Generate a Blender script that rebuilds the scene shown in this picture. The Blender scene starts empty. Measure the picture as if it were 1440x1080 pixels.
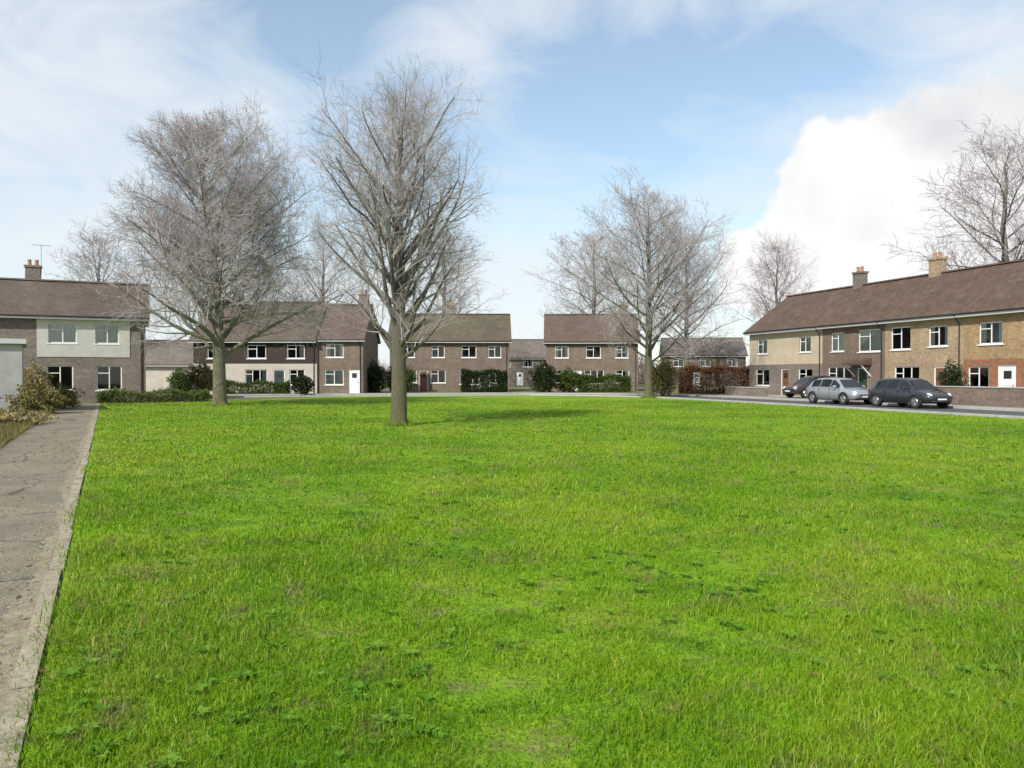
import bpy, math, random
import numpy as np
from mathutils import Vector, Matrix
random.seed(7)
RNG = np.random.default_rng(11)
sc = bpy.context.scene
C = sc.collection
PI = math.pi
R = math.radians

# ------------------------------------------------------------------ helpers
def tag(o, label=None, cat=None, group=None, kind=None):
    if label: o['label'] = label
    if cat: o['category'] = cat
    if group: o['group'] = group
    if kind: o['kind'] = kind
    return o

def empty(name, loc, rz=0.0):
    o = bpy.data.objects.new(name, None); C.objects.link(o)
    o.location = loc; o.rotation_euler = (0, 0, rz); o.empty_display_size = 0.3
    return o

class MB:
    def __init__(s): s.v = []; s.f = []; s.mi = []
    def add(s, vs, fs, mi=0):
        b = len(s.v); s.v += [tuple(p) for p in vs]
        for f in fs: s.f.append(tuple(i + b for i in f)); s.mi.append(mi)
    def quad(s, a, b, c, d, mi=0): s.add([a, b, c, d], [(0, 1, 2, 3)], mi)
    def box(s, x0, x1, y0, y1, z0, z1, mi=0):
        vs = [(x0,y0,z0),(x1,y0,z0),(x1,y1,z0),(x0,y1,z0),(x0,y0,z1),(x1,y0,z1),(x1,y1,z1),(x0,y1,z1)]
        s.add(vs, [(3,2,1,0),(4,5,6,7),(0,1,5,4),(1,2,6,5),(2,3,7,6),(3,0,4,7)], mi)
    def prism(s, poly, axis, a0, a1, mi=0):
        """extrude a closed polygon of 2-D points along an axis ('x': points are y,z; 'y': points are x,z; 'z': points are x,y)"""
        n = len(poly)
        def P(p, a):
            if axis == 'x': return (a, p[0], p[1])
            if axis == 'y': return (p[0], a, p[1])
            return (p[0], p[1], a)
        vs = [P(p, a0) for p in poly] + [P(p, a1) for p in poly]
        fs = [tuple(range(n))[::-1], tuple(range(n, 2*n))] + [(i, (i+1) % n, n + (i+1) % n, n + i) for i in range(n)]
        s.add(vs, fs, mi)
    def tube(s, pts, rad, n=6, mi=0, cap=True):
        k = len(pts); vs = []
        for i, p in enumerate(pts):
            p = Vector(p)
            t = Vector(pts[min(i+1, k-1)]) - Vector(pts[max(i-1, 0)])
            if t.length < 1e-9: t = Vector((0, 0, 1))
            t.normalize()
            a = t.orthogonal().normalized() if abs(t.z) > .95 else Vector((0, 0, 1)).cross(t).normalized()
            b = t.cross(a)
            r = rad[i] if hasattr(rad, '__len__') else rad
            for j in range(n):
                q = 2*PI*j/n
                vs.append(tuple(p + a*(r*math.cos(q)) + b*(r*math.sin(q))))
        fs = []
        for i in range(k-1):
            for j in range(n):
                fs.append((i*n+j, i*n+(j+1) % n, (i+1)*n+(j+1) % n, (i+1)*n+j))
        if cap: fs += [tuple(range(n))[::-1], tuple(range((k-1)*n, k*n))]
        s.add(vs, fs, mi)
    def build(s, name, mats, parent=None, smooth=False, bevel=0):
        me = bpy.data.meshes.new(name)
        me.from_pydata(s.v, [], s.f)
        if not isinstance(mats, (list, tuple)): mats = [mats]
        for m in mats: me.materials.append(m)
        me.polygons.foreach_set('material_index', s.mi)
        if smooth: me.polygons.foreach_set('use_smooth', [True]*len(s.f))
        me.validate(); me.update()
        o = bpy.data.objects.new(name, me); C.objects.link(o)
        if parent: o.parent = parent
        if bevel:
            md = o.modifiers.new('bevel', 'BEVEL'); md.width = bevel; md.segments = 2; md.limit_method = 'ANGLE'
        return o

def np_mesh(name, verts, nper, mat, parent=None, attr=None):
    """verts (n*nper,3): every nper vertices make one face"""
    n = len(verts)//nper
    me = bpy.data.meshes.new(name)
    me.vertices.add(n*nper); me.vertices.foreach_set('co', verts.astype(np.float32).ravel())
    me.loops.add(n*nper); me.loops.foreach_set('vertex_index', np.arange(n*nper, dtype=np.int32))
    me.polygons.add(n); me.polygons.foreach_set('loop_start', np.arange(0, n*nper, nper, dtype=np.int32))
    me.update(calc_edges=True)
    if attr is not None:
        a = me.attributes.new('tone', 'FLOAT', 'POINT'); a.data.foreach_set('value', np.repeat(attr, nper).astype(np.float32))
    me.materials.append(mat)
    o = bpy.data.objects.new(name, me); C.objects.link(o)
    if parent: o.parent = parent
    return o

# ------------------------------------------------------------------ materials
def mat(name):
    m = bpy.data.materials.new(name); m.use_nodes = True
    nt = m.node_tree
    return m, nt, nt.nodes['Principled BSDF']
def N(nt, t, **kw):
    n = nt.nodes.new(t)
    for k, v in kw.items(): setattr(n, k, v)
    return n
def ramp(nt, stops, fac=None):
    r = N(nt, 'ShaderNodeValToRGB'); e = r.color_ramp.elements
    while len(e) < len(stops): e.new(0.5)
    for el, (p, c) in zip(e, stops):
        el.position = p; el.color = (*c, 1)
    if fac is not None: nt.links.new(fac, r.inputs[0])
    return r
def noise(nt, scale, detail=4, rough=.55, vec=None, dist=0):
    n = N(nt, 'ShaderNodeTexNoise'); n.inputs['Scale'].default_value = scale
    n.inputs['Detail'].default_value = detail; n.inputs['Roughness'].default_value = rough
    n.inputs['Distortion'].default_value = dist
    if vec is not None: nt.links.new(vec, n.inputs['Vector'])
    return n
def mixc(nt, fac, a, b, mode='MIX'):
    m = N(nt, 'ShaderNodeMix', data_type='RGBA', blend_type=mode)
    for s, v in ((m.inputs[0], fac), (m.inputs[6], a), (m.inputs[7], b)):
        if isinstance(v, (int, float)): s.default_value = v
        elif isinstance(v, tuple): s.default_value = (*v, 1)
        else: nt.links.new(v, s)
    return m.outputs[2]
def mth(nt, op, a, b=None, clamp=False):
    m = N(nt, 'ShaderNodeMath', operation=op); m.use_clamp = clamp
    for s, v in ((m.inputs[0], a), (m.inputs[1], b)):
        if v is None: continue
        if isinstance(v, (int, float)): s.default_value = v
        else: nt.links.new(v, s)
    return m.outputs[0]
def bump(nt, b, h, strength=.3, dist=.02):
    n = N(nt, 'ShaderNodeBump'); n.inputs['Strength'].default_value = strength; n.inputs['Distance'].default_value = dist
    nt.links.new(h, n.inputs['Height']); nt.links.new(n.outputs[0], b.inputs['Normal'])

def plain(name, col, rough=.6, var=.12, scale=3, metallic=0, coat=0):
    m, nt, b = mat(name)
    tc = N(nt, 'ShaderNodeTexCoord')
    n = noise(nt, scale, 5, .6, tc.outputs['Object'])
    lo = tuple(c*(1-var) for c in col); hi = tuple(min(1, c*(1+var)) for c in col)
    r = ramp(nt, [(.3, lo), (.7, hi)], n.outputs[0])
    nt.links.new(r.outputs[0], b.inputs['Base Color'])
    b.inputs['Roughness'].default_value = rough; b.inputs['Metallic'].default_value = metallic
    if coat: b.inputs['Coat Weight'].default_value = coat; b.inputs['Coat Roughness'].default_value = .04
    return m

def brick(name, c1, c2, mortar, stain=.35):
    m, nt, b = mat(name)
    tc = N(nt, 'ShaderNodeTexCoord'); sx = N(nt, 'ShaderNodeSeparateXYZ'); nt.links.new(tc.outputs['Object'], sx.inputs[0])
    u = mth(nt, 'ADD', sx.outputs[0], sx.outputs[1])
    cb = N(nt, 'ShaderNodeCombineXYZ'); nt.links.new(u, cb.inputs[0]); nt.links.new(sx.outputs[2], cb.inputs[1])
    bt = N(nt, 'ShaderNodeTexBrick'); nt.links.new(cb.outputs[0], bt.inputs['Vector'])
    bt.inputs['Scale'].default_value = 1; bt.inputs['Brick Width'].default_value = .225; bt.inputs['Row Height'].default_value = .075
    bt.inputs['Mortar Size'].default_value = .006; bt.inputs['Color1'].default_value = (*c1, 1); bt.inputs['Color2'].default_value = (*c2, 1)
    bt.inputs['Mortar'].default_value = (*mortar, 1); bt.inputs['Bias'].default_value = 0
    n = noise(nt, .7, 6, .65, tc.outputs['Object'])
    r = ramp(nt, [(.3, (1-stain,)*3), (.7, (1.0, 1.0, 1.0))], n.outputs[0])
    n2 = noise(nt, 5, 3, .6, cb.outputs[0])
    r2 = ramp(nt, [(.35, (.72, .72, .72)), (.65, (1.15, 1.12, 1.08))], n2.outputs[0])
    c = mixc(nt, 1, bt.outputs[0], r.outputs[0], 'MULTIPLY'); c = mixc(nt, .8, c, r2.outputs[0], 'MULTIPLY')
    nt.links.new(c, b.inputs['Base Color']); b.inputs['Roughness'].default_value = .9
    bump(nt, b, bt.outputs['Fac'], -.4, .008)
    return m

def tiles(name, c1, c2, moss=.25):
    m, nt, b = mat(name)
    tc = N(nt, 'ShaderNodeTexCoord'); mp = N(nt, 'ShaderNodeMapping'); mp.inputs['Scale'].default_value = (1, 1.22, 0)
    nt.links.new(tc.outputs['Object'], mp.inputs[0])
    bt = N(nt, 'ShaderNodeTexBrick'); nt.links.new(mp.outputs[0], bt.inputs['Vector'])
    bt.inputs['Scale'].default_value = 1; bt.inputs['Brick Width'].default_value = .3; bt.inputs['Row Height'].default_value = .28
    bt.inputs['Mortar Size'].default_value = .014; bt.inputs['Color1'].default_value = (*c1, 1); bt.inputs['Color2'].default_value = (*c2, 1)
    bt.inputs['Mortar'].default_value = tuple(x*.45 for x in c1) + (1,)
    n = noise(nt, .55, 7, .7, tc.outputs['Object'])
    r = ramp(nt, [(.28, (.62, .6, .58)), (.72, (1.15, 1.12, 1.1))], n.outputs[0])
    c = mixc(nt, 1, bt.outputs[0], r.outputs[0], 'MULTIPLY')
    n2 = noise(nt, 1.4, 6, .75, tc.outputs['Object'])
    r2 = ramp(nt, [(.56, (0, 0, 0)), (.68, (moss*2, moss*2, moss*2))], n2.outputs[0])
    c = mixc(nt, r2.outputs[0], c, (.13, .125, .06))
    nt.links.new(c, b.inputs['Base Color']); b.inputs['Roughness'].default_value = .85
    sx = N(nt, 'ShaderNodeSeparateXYZ'); nt.links.new(mp.outputs[0], sx.inputs[0])
    h = mth(nt, 'FRACT', mth(nt, 'DIVIDE', sx.outputs[1], .28))
    bump(nt, b, mth(nt, 'ADD', h, mth(nt, 'MULTIPLY', n2.outputs[0], .5)), .5, .03)
    return m

def leafy(name, lo, hi, trans=.25):
    m, nt, b = mat(name)
    a = N(nt, 'ShaderNodeAttribute', attribute_name='tone')
    r = ramp(nt, [(0, lo), (1, hi)], a.outputs['Fac'])
    nt.links.new(r.outputs[0], b.inputs['Base Color']); b.inputs['Roughness'].default_value = .55
    b.inputs['Specular IOR Level'].default_value = .12
    if trans:
        t = N(nt, 'ShaderNodeBsdfTranslucent'); nt.links.new(r.outputs[0], t.inputs[0])
        mx = N(nt, 'ShaderNodeMixShader'); mx.inputs[0].default_value = trans
        nt.links.new(b.outputs[0], mx.inputs[1]); nt.links.new(t.outputs[0], mx.inputs[2])
        nt.links.new(mx.outputs[0], nt.nodes['Material Output'].inputs[0])
    return m

def bark(name, lo, hi, green=(.12, .115, .05), gh=5.0):
    m, nt, b = mat(name)
    tc = N(nt, 'ShaderNodeTexCoord'); mp = N(nt, 'ShaderNodeMapping'); mp.inputs['Scale'].default_value = (1, 1, .22)
    nt.links.new(tc.outputs['Object'], mp.inputs[0])
    n = noise(nt, 14, 8, .75, mp.outputs[0], 1.2)
    r = ramp(nt, [(.38, lo), (.62, hi)], n.outputs[0])
    n2 = noise(nt, 1.1, 5, .7, tc.outputs['Object'])
    sx = N(nt, 'ShaderNodeSeparateXYZ'); nt.links.new(tc.outputs['Object'], sx.inputs[0])
    f = mth(nt, 'SUBTRACT', 1, mth(nt, 'DIVIDE', sx.outputs[2], gh), True)     # algae and moss grow on the lower trunk
    f = mth(nt, 'MULTIPLY', f, mth(nt, 'MULTIPLY', n2.outputs[0], 1.9), True)
    c = mixc(nt, f, r.outputs[0], green)
    nt.links.new(c, b.inputs['Base Color']); b.inputs['Roughness'].default_value = .95
    bump(nt, b, n.outputs[0], 1.0, .08)
    return m

M = {}
M['brick_brown'] = brick('brown_brick', (.215, .162, .125), (.165, .122, .095), (.24, .215, .18))
M['brick_dark'] = brick('dark_brown_brick', (.20, .14, .11), (.15, .105, .085), (.25, .22, .19))
M['brick_buff'] = brick('buff_brick', (.42, .305, .19), (.335, .235, .145), (.42, .37, .28))
M['brick_ochre'] = brick('ochre_brick', (.42, .28, .13), (.33, .21, .10), (.38, .32, .24))
M['brick_orange'] = brick('orange_brick', (.36, .15, .06), (.28, .11, .05), (.34, .26, .2))
M['brick_grey'] = brick('grey_brown_brick', (.23, .19, .16), (.18, .15, .125), (.26, .24, .21))
M['render_cream'] = plain('cream_render', (.43, .362, .26), .9, .14, 1.1)
M['render_pale'] = plain('pale_render', (.42, .38, .33), .9, .12, 1.1)
M['render_grey'] = plain('grey_render', (.36, .36, .33), .9, .18, 1.3)
M['cladding'] = tiles('hung_tile', (.088, .066, .048), (.066, .05, .038), .05)
M['roof_brown'] = tiles('brown_roof_tile', (.118, .09, .07), (.092, .07, .055), .2)
M['roof_red'] = tiles('red_brown_roof_tile', (.125, .09, .07), (.098, .07, .056), .15)
M['roof_olive'] = tiles('mossy_roof_tile', (.115, .094, .062), (.09, .074, .05), .4)
M['roof_terrace'] = tiles('terrace_roof_tile', (.125, .078, .056), (.082, .054, .040), .3)
M['roof_grey'] = tiles('grey_brown_roof_tile', (.17, .145, .125), (.13, .11, .095), .2)
M['white'] = plain('white_paint', (.72, .72, .70), .45, .06, 4)
M['grey_white'] = plain('weathered_white_paint', (.5, .5, .48), .6, .12, 2)
def boards(name, col):
    m, nt, b = mat(name); tc = N(nt, 'ShaderNodeTexCoord'); sx = N(nt, 'ShaderNodeSeparateXYZ'); nt.links.new(tc.outputs['Object'], sx.inputs[0])
    n = noise(nt, 1.5, 6, .7, tc.outputs['Object']); r_ = ramp(nt, [(.3, tuple(c*.8 for c in col)), (.7, col)], n.outputs[0])
    nt.links.new(r_.outputs[0], b.inputs['Base Color']); b.inputs['Roughness'].default_value = .6
    bump(nt, b, mth(nt, 'FRACT', mth(nt, 'DIVIDE', sx.outputs[2], .15)), 1, .03); return m
M['boarding'] = boards('weathered_white_boarding', (.68, .66, .61))
M['black_plastic'] = plain('black_plastic', (.02, .02, .022), .5, .1)
M['curtain'] = plain('net_curtain', (.70, .68, .64), .9, .1, 2)
M['door_white'] = plain('white_door', (.74, .74, .74), .4, .04)
M['door_brown'] = plain('brown_door', (.16, .07, .035), .5, .2)
M['door_green'] = plain('dark_green_door', (.03, .06, .045), .4, .1)
M['metal'] = plain('grey_metal', (.4, .4, .42), .35, .1, 3, .9)
M['pot'] = plain('clay_pot', (.34, .17, .1), .9, .2)
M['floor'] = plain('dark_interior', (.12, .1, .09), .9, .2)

def glass(name):
    m, nt, b = mat(name)
    nt.nodes.remove(b)
    t = N(nt, 'ShaderNodeBsdfTransparent'); t.inputs[0].default_value = (.86, .89, .88, 1)
    g = N(nt, 'ShaderNodeBsdfGlossy'); g.inputs['Roughness'].default_value = .03; g.inputs['Color'].default_value = (.9, .9, .9, 1)
    fr = N(nt, 'ShaderNodeFresnel'); fr.inputs[0].default_value = 1.7
    mx = N(nt, 'ShaderNodeMixShader'); nt.links.new(fr.outputs[0], mx.inputs[0])
    nt.links.new(t.outputs[0], mx.inputs[1]); nt.links.new(g.outputs[0], mx.inputs[2])
    nt.links.new(mx.outputs[0], nt.nodes['Material Output'].inputs[0])
    return m
M['glass'] = glass('window_glass')

# ------------------------------------------------------------------ camera, sky, sun
F_PX, CX, HY, CAMH = 1120.0, 720.0, 528.0, 1.6
cam = bpy.data.cameras.new('camera'); cam.lens = 28; cam.sensor_width = 36; cam.clip_end = 3000
co = bpy.data.objects.new('camera', cam); C.objects.link(co)
co.location = (0, 0, CAMH); co.rotation_euler = (R(90) - math.atan((540-HY)/F_PX), 0, 0); sc.camera = co
def wx(px, d): return (px-CX)/F_PX*d                 # ground position of a sight line at distance d
def wz(py, d): return CAMH + (HY-py)/F_PX*d

SUN_EL, SUN_AZ = R(40), R(212)        # azimuth clockwise from +y (view direction): behind and to the left
sd = Vector((math.sin(SUN_AZ)*math.cos(SUN_EL), math.cos(SUN_AZ)*math.cos(SUN_EL), math.sin(SUN_EL)))
sl = bpy.data.lights.new('sun', 'SUN'); sl.energy = 4.3; sl.angle = R(.5); sl.color = (1, .95, .87)
so = bpy.data.objects.new('sun', sl); C.objects.link(so); so.rotation_euler = (-sd).to_track_quat('-Z', 'Y').to_euler()
so.location = (0, 0, 60)

w = bpy.data.worlds.new('World'); sc.world = w; w.use_nodes = True
nt = w.node_tree; bg = nt.nodes['Background']; bg.inputs[1].default_value = .15
sky = N(nt, 'ShaderNodeTexSky', sky_type='NISHITA'); sky.sun_disc = False; sky.sun_elevation = SUN_EL; sky.sun_rotation = SUN_AZ
sky.air_density = 1.0; sky.dust_density = .6; sky.ozone_density = 1.2
tc = N(nt, 'ShaderNodeTexCoord'); sx = N(nt, 'ShaderNodeSeparateXYZ'); nt.links.new(tc.outputs['Generated'], sx.inputs[0])
az = mth(nt, 'ARCTAN2', sx.outputs[0], sx.outputs[1]); el = mth(nt, 'ARCSINE', sx.outputs[2])
cb = N(nt, 'ShaderNodeCombineXYZ'); nt.links.new(az, cb.inputs[0]); nt.links.new(el, cb.inputs[1])
wn = noise(nt, 3.2, 4, .5, tc.outputs['Generated'])
wv = N(nt, 'ShaderNodeVectorMath', operation='MULTIPLY_ADD'); nt.links.new(wn.outputs['Color'], wv.inputs[0])
wv.inputs[1].default_value = (.22, .16, 0); nt.links.new(cb.outputs[0], wv.inputs[2])
def ae(px, py):
    a = math.atan((px-CX)/F_PX); e = math.atan((HY-py)/math.hypot(F_PX, px-CX)); return a, e
def blob(px, py, rx, ry, amp):
    a, e = ae(px, py)
    s = N(nt, 'ShaderNodeVectorMath', operation='SUBTRACT'); nt.links.new(wv.outputs[0], s.inputs[0]); s.inputs[1].default_value = (a+.11, e+.08, 0)
    d = N(nt, 'ShaderNodeVectorMath', operation='DIVIDE'); nt.links.new(s.outputs[0], d.inputs[0]); d.inputs[1].default_value = (rx/F_PX, ry/F_PX, 1)
    l = N(nt, 'ShaderNodeVectorMath', operation='LENGTH'); nt.links.new(d.outputs[0], l.inputs[0])
    mr = N(nt, 'ShaderNodeMapRange', interpolation_type='SMOOTHSTEP'); nt.links.new(l.outputs['Value'], mr.inputs[0])
    mr.inputs[1].default_value = 0; mr.inputs[2].default_value = 1; mr.inputs[3].default_value = amp; mr.inputs[4].default_value = 0
    return mr.outputs[0]
# thin high cloud, broken by clear patches
mp = N(nt, 'ShaderNodeMapping'); mp.inputs['Scale'].default_value = (1, 1.9, 1); nt.links.new(cb.outputs[0], mp.inputs[0])
n1 = noise(nt, 5.5, 9, .6, mp.outputs[0], .7)
thin = mth(nt, 'MULTIPLY_ADD', n1.outputs[0], 1.7); nt.nodes[-1].inputs[2].default_value = -.22
for b_ in [(430, 30, 260, 150, -.55), (950, 150, 420, 130, -.62), (560, 175, 210, 120, -.12), (930, 45, 160, 70, -.1), (640, 250, 500, 120, -.2),
           (90, 130, 330, 230, .42), (650, 90, 130, 120, .25), (1000, 30, 200, 60, .15), (1380, 120, 260, 160, .45), (740, 420, 500, 130, .45), (260, 420, 600, 130, .45)]:
    thin = mth(nt, 'ADD', thin, blob(*b_))
thin = mth(nt, 'MAXIMUM', mth(nt, 'ADD', thin, 0, True), .22)
skyc = mixc(nt, 1, sky.outputs[0], (1.0, 1.06, 1.0), 'MULTIPLY')
col = mixc(nt, mth(nt, 'MULTIPLY', thin, .88), skyc, (4.55, 4.85, 5.1))
# the bright cumulus bank on the right and its grey top
n2 = noise(nt, 13, 10, .56, cb.outputs[0], .15)
cum = mth(nt, 'MULTIPLY_ADD', n2.outputs[0], 3.0); nt.nodes[-1].inputs[2].default_value = -2.15
for b_ in [(1240, 290, 250, 150, 1.7), (1080, 345, 150, 80, 1.1), (1400, 250, 270, 190, 1.7), (1300, 390, 420, 90, 1.2)]:
    cum = mth(nt, 'ADD', cum, blob(*b_))
cum = mth(nt, 'MULTIPLY', cum, 3.0, True)
shade = mth(nt, 'ADD', mth(nt, 'MULTIPLY', noise(nt, 10, 8, .55, cb.outputs[0], .1).outputs[0], 1.35), mth(nt, 'ADD', blob(1425, 145, 230, 85, .55), blob(1345, 222, 70, 40, .3)))
shade2 = mth(nt, 'SUBTRACT', shade, .62, True)
ccol = mixc(nt, shade2, (5.5, 5.5, 5.52), (3.5, 3.6, 3.8))
col = mixc(nt, cum, col, ccol)
nt.links.new(col, bg.inputs[0])
sc.view_settings.view_transform = 'Standard'; sc.view_settings.look = 'None'; sc.view_settings.exposure = .3; sc.view_settings.gamma = 1

# ------------------------------------------------------------------ ground, lawn, path, road
PD = Vector((-.4535, .8913)); PN = Vector((-.8913, -.4535))          # footpath direction and its left-hand normal
P0 = Vector((-2.0, 3.25))
def path_pt(s, o): p = P0 + PD*s + PN*o; return (p.x, p.y)

def sheet(name, poly, z, material, kind='structure', parent=None):
    mb = MB(); mb.add([(x, y, z) for x, y in poly], [tuple(range(len(poly)))])
    o = mb.build(name, material, parent)
    if kind: o['kind'] = kind
    return o

def ground_mat():
    m, nt, b = mat('rough_ground'); tc = N(nt, 'ShaderNodeTexCoord')
    n = noise(nt, .9, 8, .7, tc.outputs['Object']); n2 = noise(nt, 30, 4, .7, tc.outputs['Object'])
    r = ramp(nt, [(.3, (.12, .09, .045)), (.55, (.12, .13, .04)), (.75, (.2, .16, .09))], n.outputs[0])
    c = mixc(nt, .6, r.outputs[0], ramp(nt, [(.3, (.5, .5, .5)), (.7, (1.2, 1.2, 1.1))], n2.outputs[0]).outputs[0], 'MULTIPLY')
    nt.links.new(c, b.inputs['Base Color']); b.inputs['Roughness'].default_value = .95
    bump(nt, b, n2.outputs[0], .8, .05); return m
def lawn_col(nt, vec):
    n = noise(nt, .16, 6, .6, vec); n2 = noise(nt, 1.1, 6, .65, vec); n3 = noise(nt, 7, 4, .7, vec)
    r = ramp(nt, [(.32, G_LO), (.52, G_MID), (.7, G_HI)], n.outputs[0])
    r2 = ramp(nt, [(.3, (.70, .76, .7)), (.5, (1, 1, 1)), (.72, (1.22, 1.1, 1.2))], n2.outputs[0])
    c = mixc(nt, .9, r.outputs[0], r2.outputs[0], 'MULTIPLY')
    # worn, mossy and thatchy patches
    n4 = noise(nt, .55, 7, .75, vec)
    f = ramp(nt, [(.52, (0, 0, 0)), (.70, (.6, .6, .6))], n4.outputs[0])
    c = mixc(nt, f.outputs[0], c, (.235, .215, .06))
    n6 = noise(nt, 2.3, 6, .75, vec)
    f2 = ramp(nt, [(.53, (0, 0, 0)), (.67, (.7, .7, .7))], n6.outputs[0])
    c = mixc(nt, f2.outputs[0], c, (.20, .165, .075))
    n7 = noise(nt, .8, 5, .7, vec); f3 = ramp(nt, [(.30, (.75, .75, .75)), (.46, (0, 0, 0))], n7.outputs[0])
    c = mixc(nt, f3.outputs[0], c, (.065, .17, .01))
    return c, n3
G_LO, G_MID, G_HI = (.098, .215, .006), (.172, .305, .010), (.238, .328, .016)
def lawn_mat():
    m, nt, b = mat('lawn'); tc = N(nt, 'ShaderNodeTexCoord')
    c, n3 = lawn_col(nt, tc.outputs['Object'])
    c = mixc(nt, .8, c, ramp(nt, [(.3, (.6, .6, .55)), (.7, (1.2, 1.2, 1.2))], n3.outputs[0]).outputs[0], 'MULTIPLY')
    nt.links.new(c, b.inputs['Base Color']); b.inputs['Roughness'].default_value = .9; b.inputs['Specular IOR Level'].default_value = .15
    n5 = noise(nt, 24, 3, .7, tc.outputs['Object']); bump(nt, b, n5.outputs[0], .7, .04)
    return m
def blade_mat():
    m, nt, b = mat('grass_blade'); g = N(nt, 'ShaderNodeNewGeometry')
    c, n3 = lawn_col(nt, g.outputs['Position'])
    a = N(nt, 'ShaderNodeAttribute', attribute_name='tone')
    r = ramp(nt, [(0, (.55, .72, .6)), (.45, (1, 1, 1)), (.85, (1.3, 1.15, 1.4)), (.93, (1.9, 1.25, 3.5)), (1, (2.3, 1.25, 6))], a.outputs['Fac'])
    c = mixc(nt, 1, c, r.outputs[0], 'MULTIPLY')
    nt.links.new(c, b.inputs['Base Color']); b.inputs['Roughness'].default_value = .5; b.inputs['Specular IOR Level'].default_value = .25
    t = N(nt, 'ShaderNodeBsdfTranslucent'); nt.links.new(c, t.inputs[0])
    mx = N(nt, 'ShaderNodeMixShader'); mx.inputs[0].default_value = .3
    nt.links.new(b.outputs[0], mx.inputs[1]); nt.links.new(t.outputs[0], mx.inputs[2])
    nt.links.new(mx.outputs[0], nt.nodes['Material Output'].inputs[0]); return m
def stone_mat(name, lo, hi, sc1=2.5, grit=60):
    m, nt, b = mat(name); tc = N(nt, 'ShaderNodeTexCoord')
    n = noise(nt, sc1, 6, .65, tc.outputs['Object']); n2 = noise(nt, grit, 3, .8, tc.outputs['Object'])
    r = ramp(nt, [(.3, lo), (.7, hi)], n.outputs[0])
    v = N(nt, 'ShaderNodeTexVoronoi'); v.inputs['Scale'].default_value = grit; nt.links.new(tc.outputs['Object'], v.inputs['Vector'])
    r2 = ramp(nt, [(.1, (.75, .75, .75)), (.9, (1.2, 1.2, 1.2))], v.outputs['Color'])
    c = mixc(nt, .85, r.outputs[0], r2.outputs[0], 'MULTIPLY')
    nt.links.new(c, b.inputs['Base Color']); b.inputs['Roughness'].default_value = .92
    bump(nt, b, n2.outputs[0], .6, .012); return m

M['ground'] = ground_mat(); M['lawn'] = lawn_mat(); M['blade'] = blade_mat()
def path_mat():
    m, nt, b = mat('worn_tarmac'); tc = N(nt, 'ShaderNodeTexCoord'); v0 = tc.outputs['Object']
    n = noise(nt, .7, 7, .7, v0); r_ = ramp(nt, [(.3, (.145, .120, .080)), (.55, (.21, .177, .122)), (.75, (.275, .236, .168))], n.outputs[0])
    v = N(nt, 'ShaderNodeTexVoronoi'); v.inputs['Scale'].default_value = 70; nt.links.new(v0, v.inputs['Vector'])
    g = ramp(nt, [(.1, (.62, .62, .62)), (.9, (1.3, 1.3, 1.3))], v.outputs['Color'])
    c = mixc(nt, .9, r_.outputs[0], g.outputs[0], 'MULTIPLY')
    nd = noise(nt, 2.0, 4, .6, v0); dv = N(nt, 'ShaderNodeVectorMath', operation='MULTIPLY_ADD'); nt.links.new(nd.outputs['Color'], dv.inputs[0]); dv.inputs[1].default_value = (.5, .5, 0); nt.links.new(v0, dv.inputs[2])
    cr = N(nt, 'ShaderNodeTexVoronoi', feature='DISTANCE_TO_EDGE'); cr.inputs['Scale'].default_value = .55; nt.links.new(dv.outputs[0], cr.inputs['Vector'])
    ck = ramp(nt, [(.004, (1, 1, 1)), (.012, (0, 0, 0))], cr.outputs['Distance']); c = mixc(nt, mth(nt, 'MULTIPLY', ck.outputs[0], .75), c, (.045, .045, .03))
    ms = noise(nt, 1.5, 7, .75, v0); mf = ramp(nt, [(.57, (0, 0, 0)), (.7, (.5, .5, .5))], ms.outputs[0]); c = mixc(nt, mf.outputs[0], c, (.12, .115, .06))
    nt.links.new(c, b.inputs['Base Color']); b.inputs['Roughness'].default_value = .93
    bump(nt, b, mth(nt, 'SUBTRACT', v.outputs['Distance'], ck.outputs[0]), .7, .012); return m
M['path'] = path_mat()
M['edging'] = stone_mat('pale_concrete_edging', (.20, .172, .118), (.37, .32, .23), 2.2, 40)
M['soil'] = stone_mat('tan_soil', (.18, .147, .092), (.29, .245, .165), 3, 50)
M['road'] = stone_mat('asphalt', (.055, .055, .057), (.085, .085, .085), .6, 50)
M['pave'] = stone_mat('paving', (.27, .25, .22), (.36, .335, .30), 1.5, 30)
M['kerb'] = stone_mat('kerb_stone', (.32, .31, .28), (.42, .41, .38), 3, 30)

sheet('ground', [(-900, -60), (900, -60), (900, 1800), (-900, 1800)], 0, M['ground'])
# terrace line on the right: corner T0, along TU, street side TN
T0 = Vector((20.2, 62.0)); TU = Vector((.287, -.958)); TN = Vector((-.958, -.287))
def tp(s, o): p = T0 + TU*s + TN*o; return (p.x, p.y)

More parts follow.
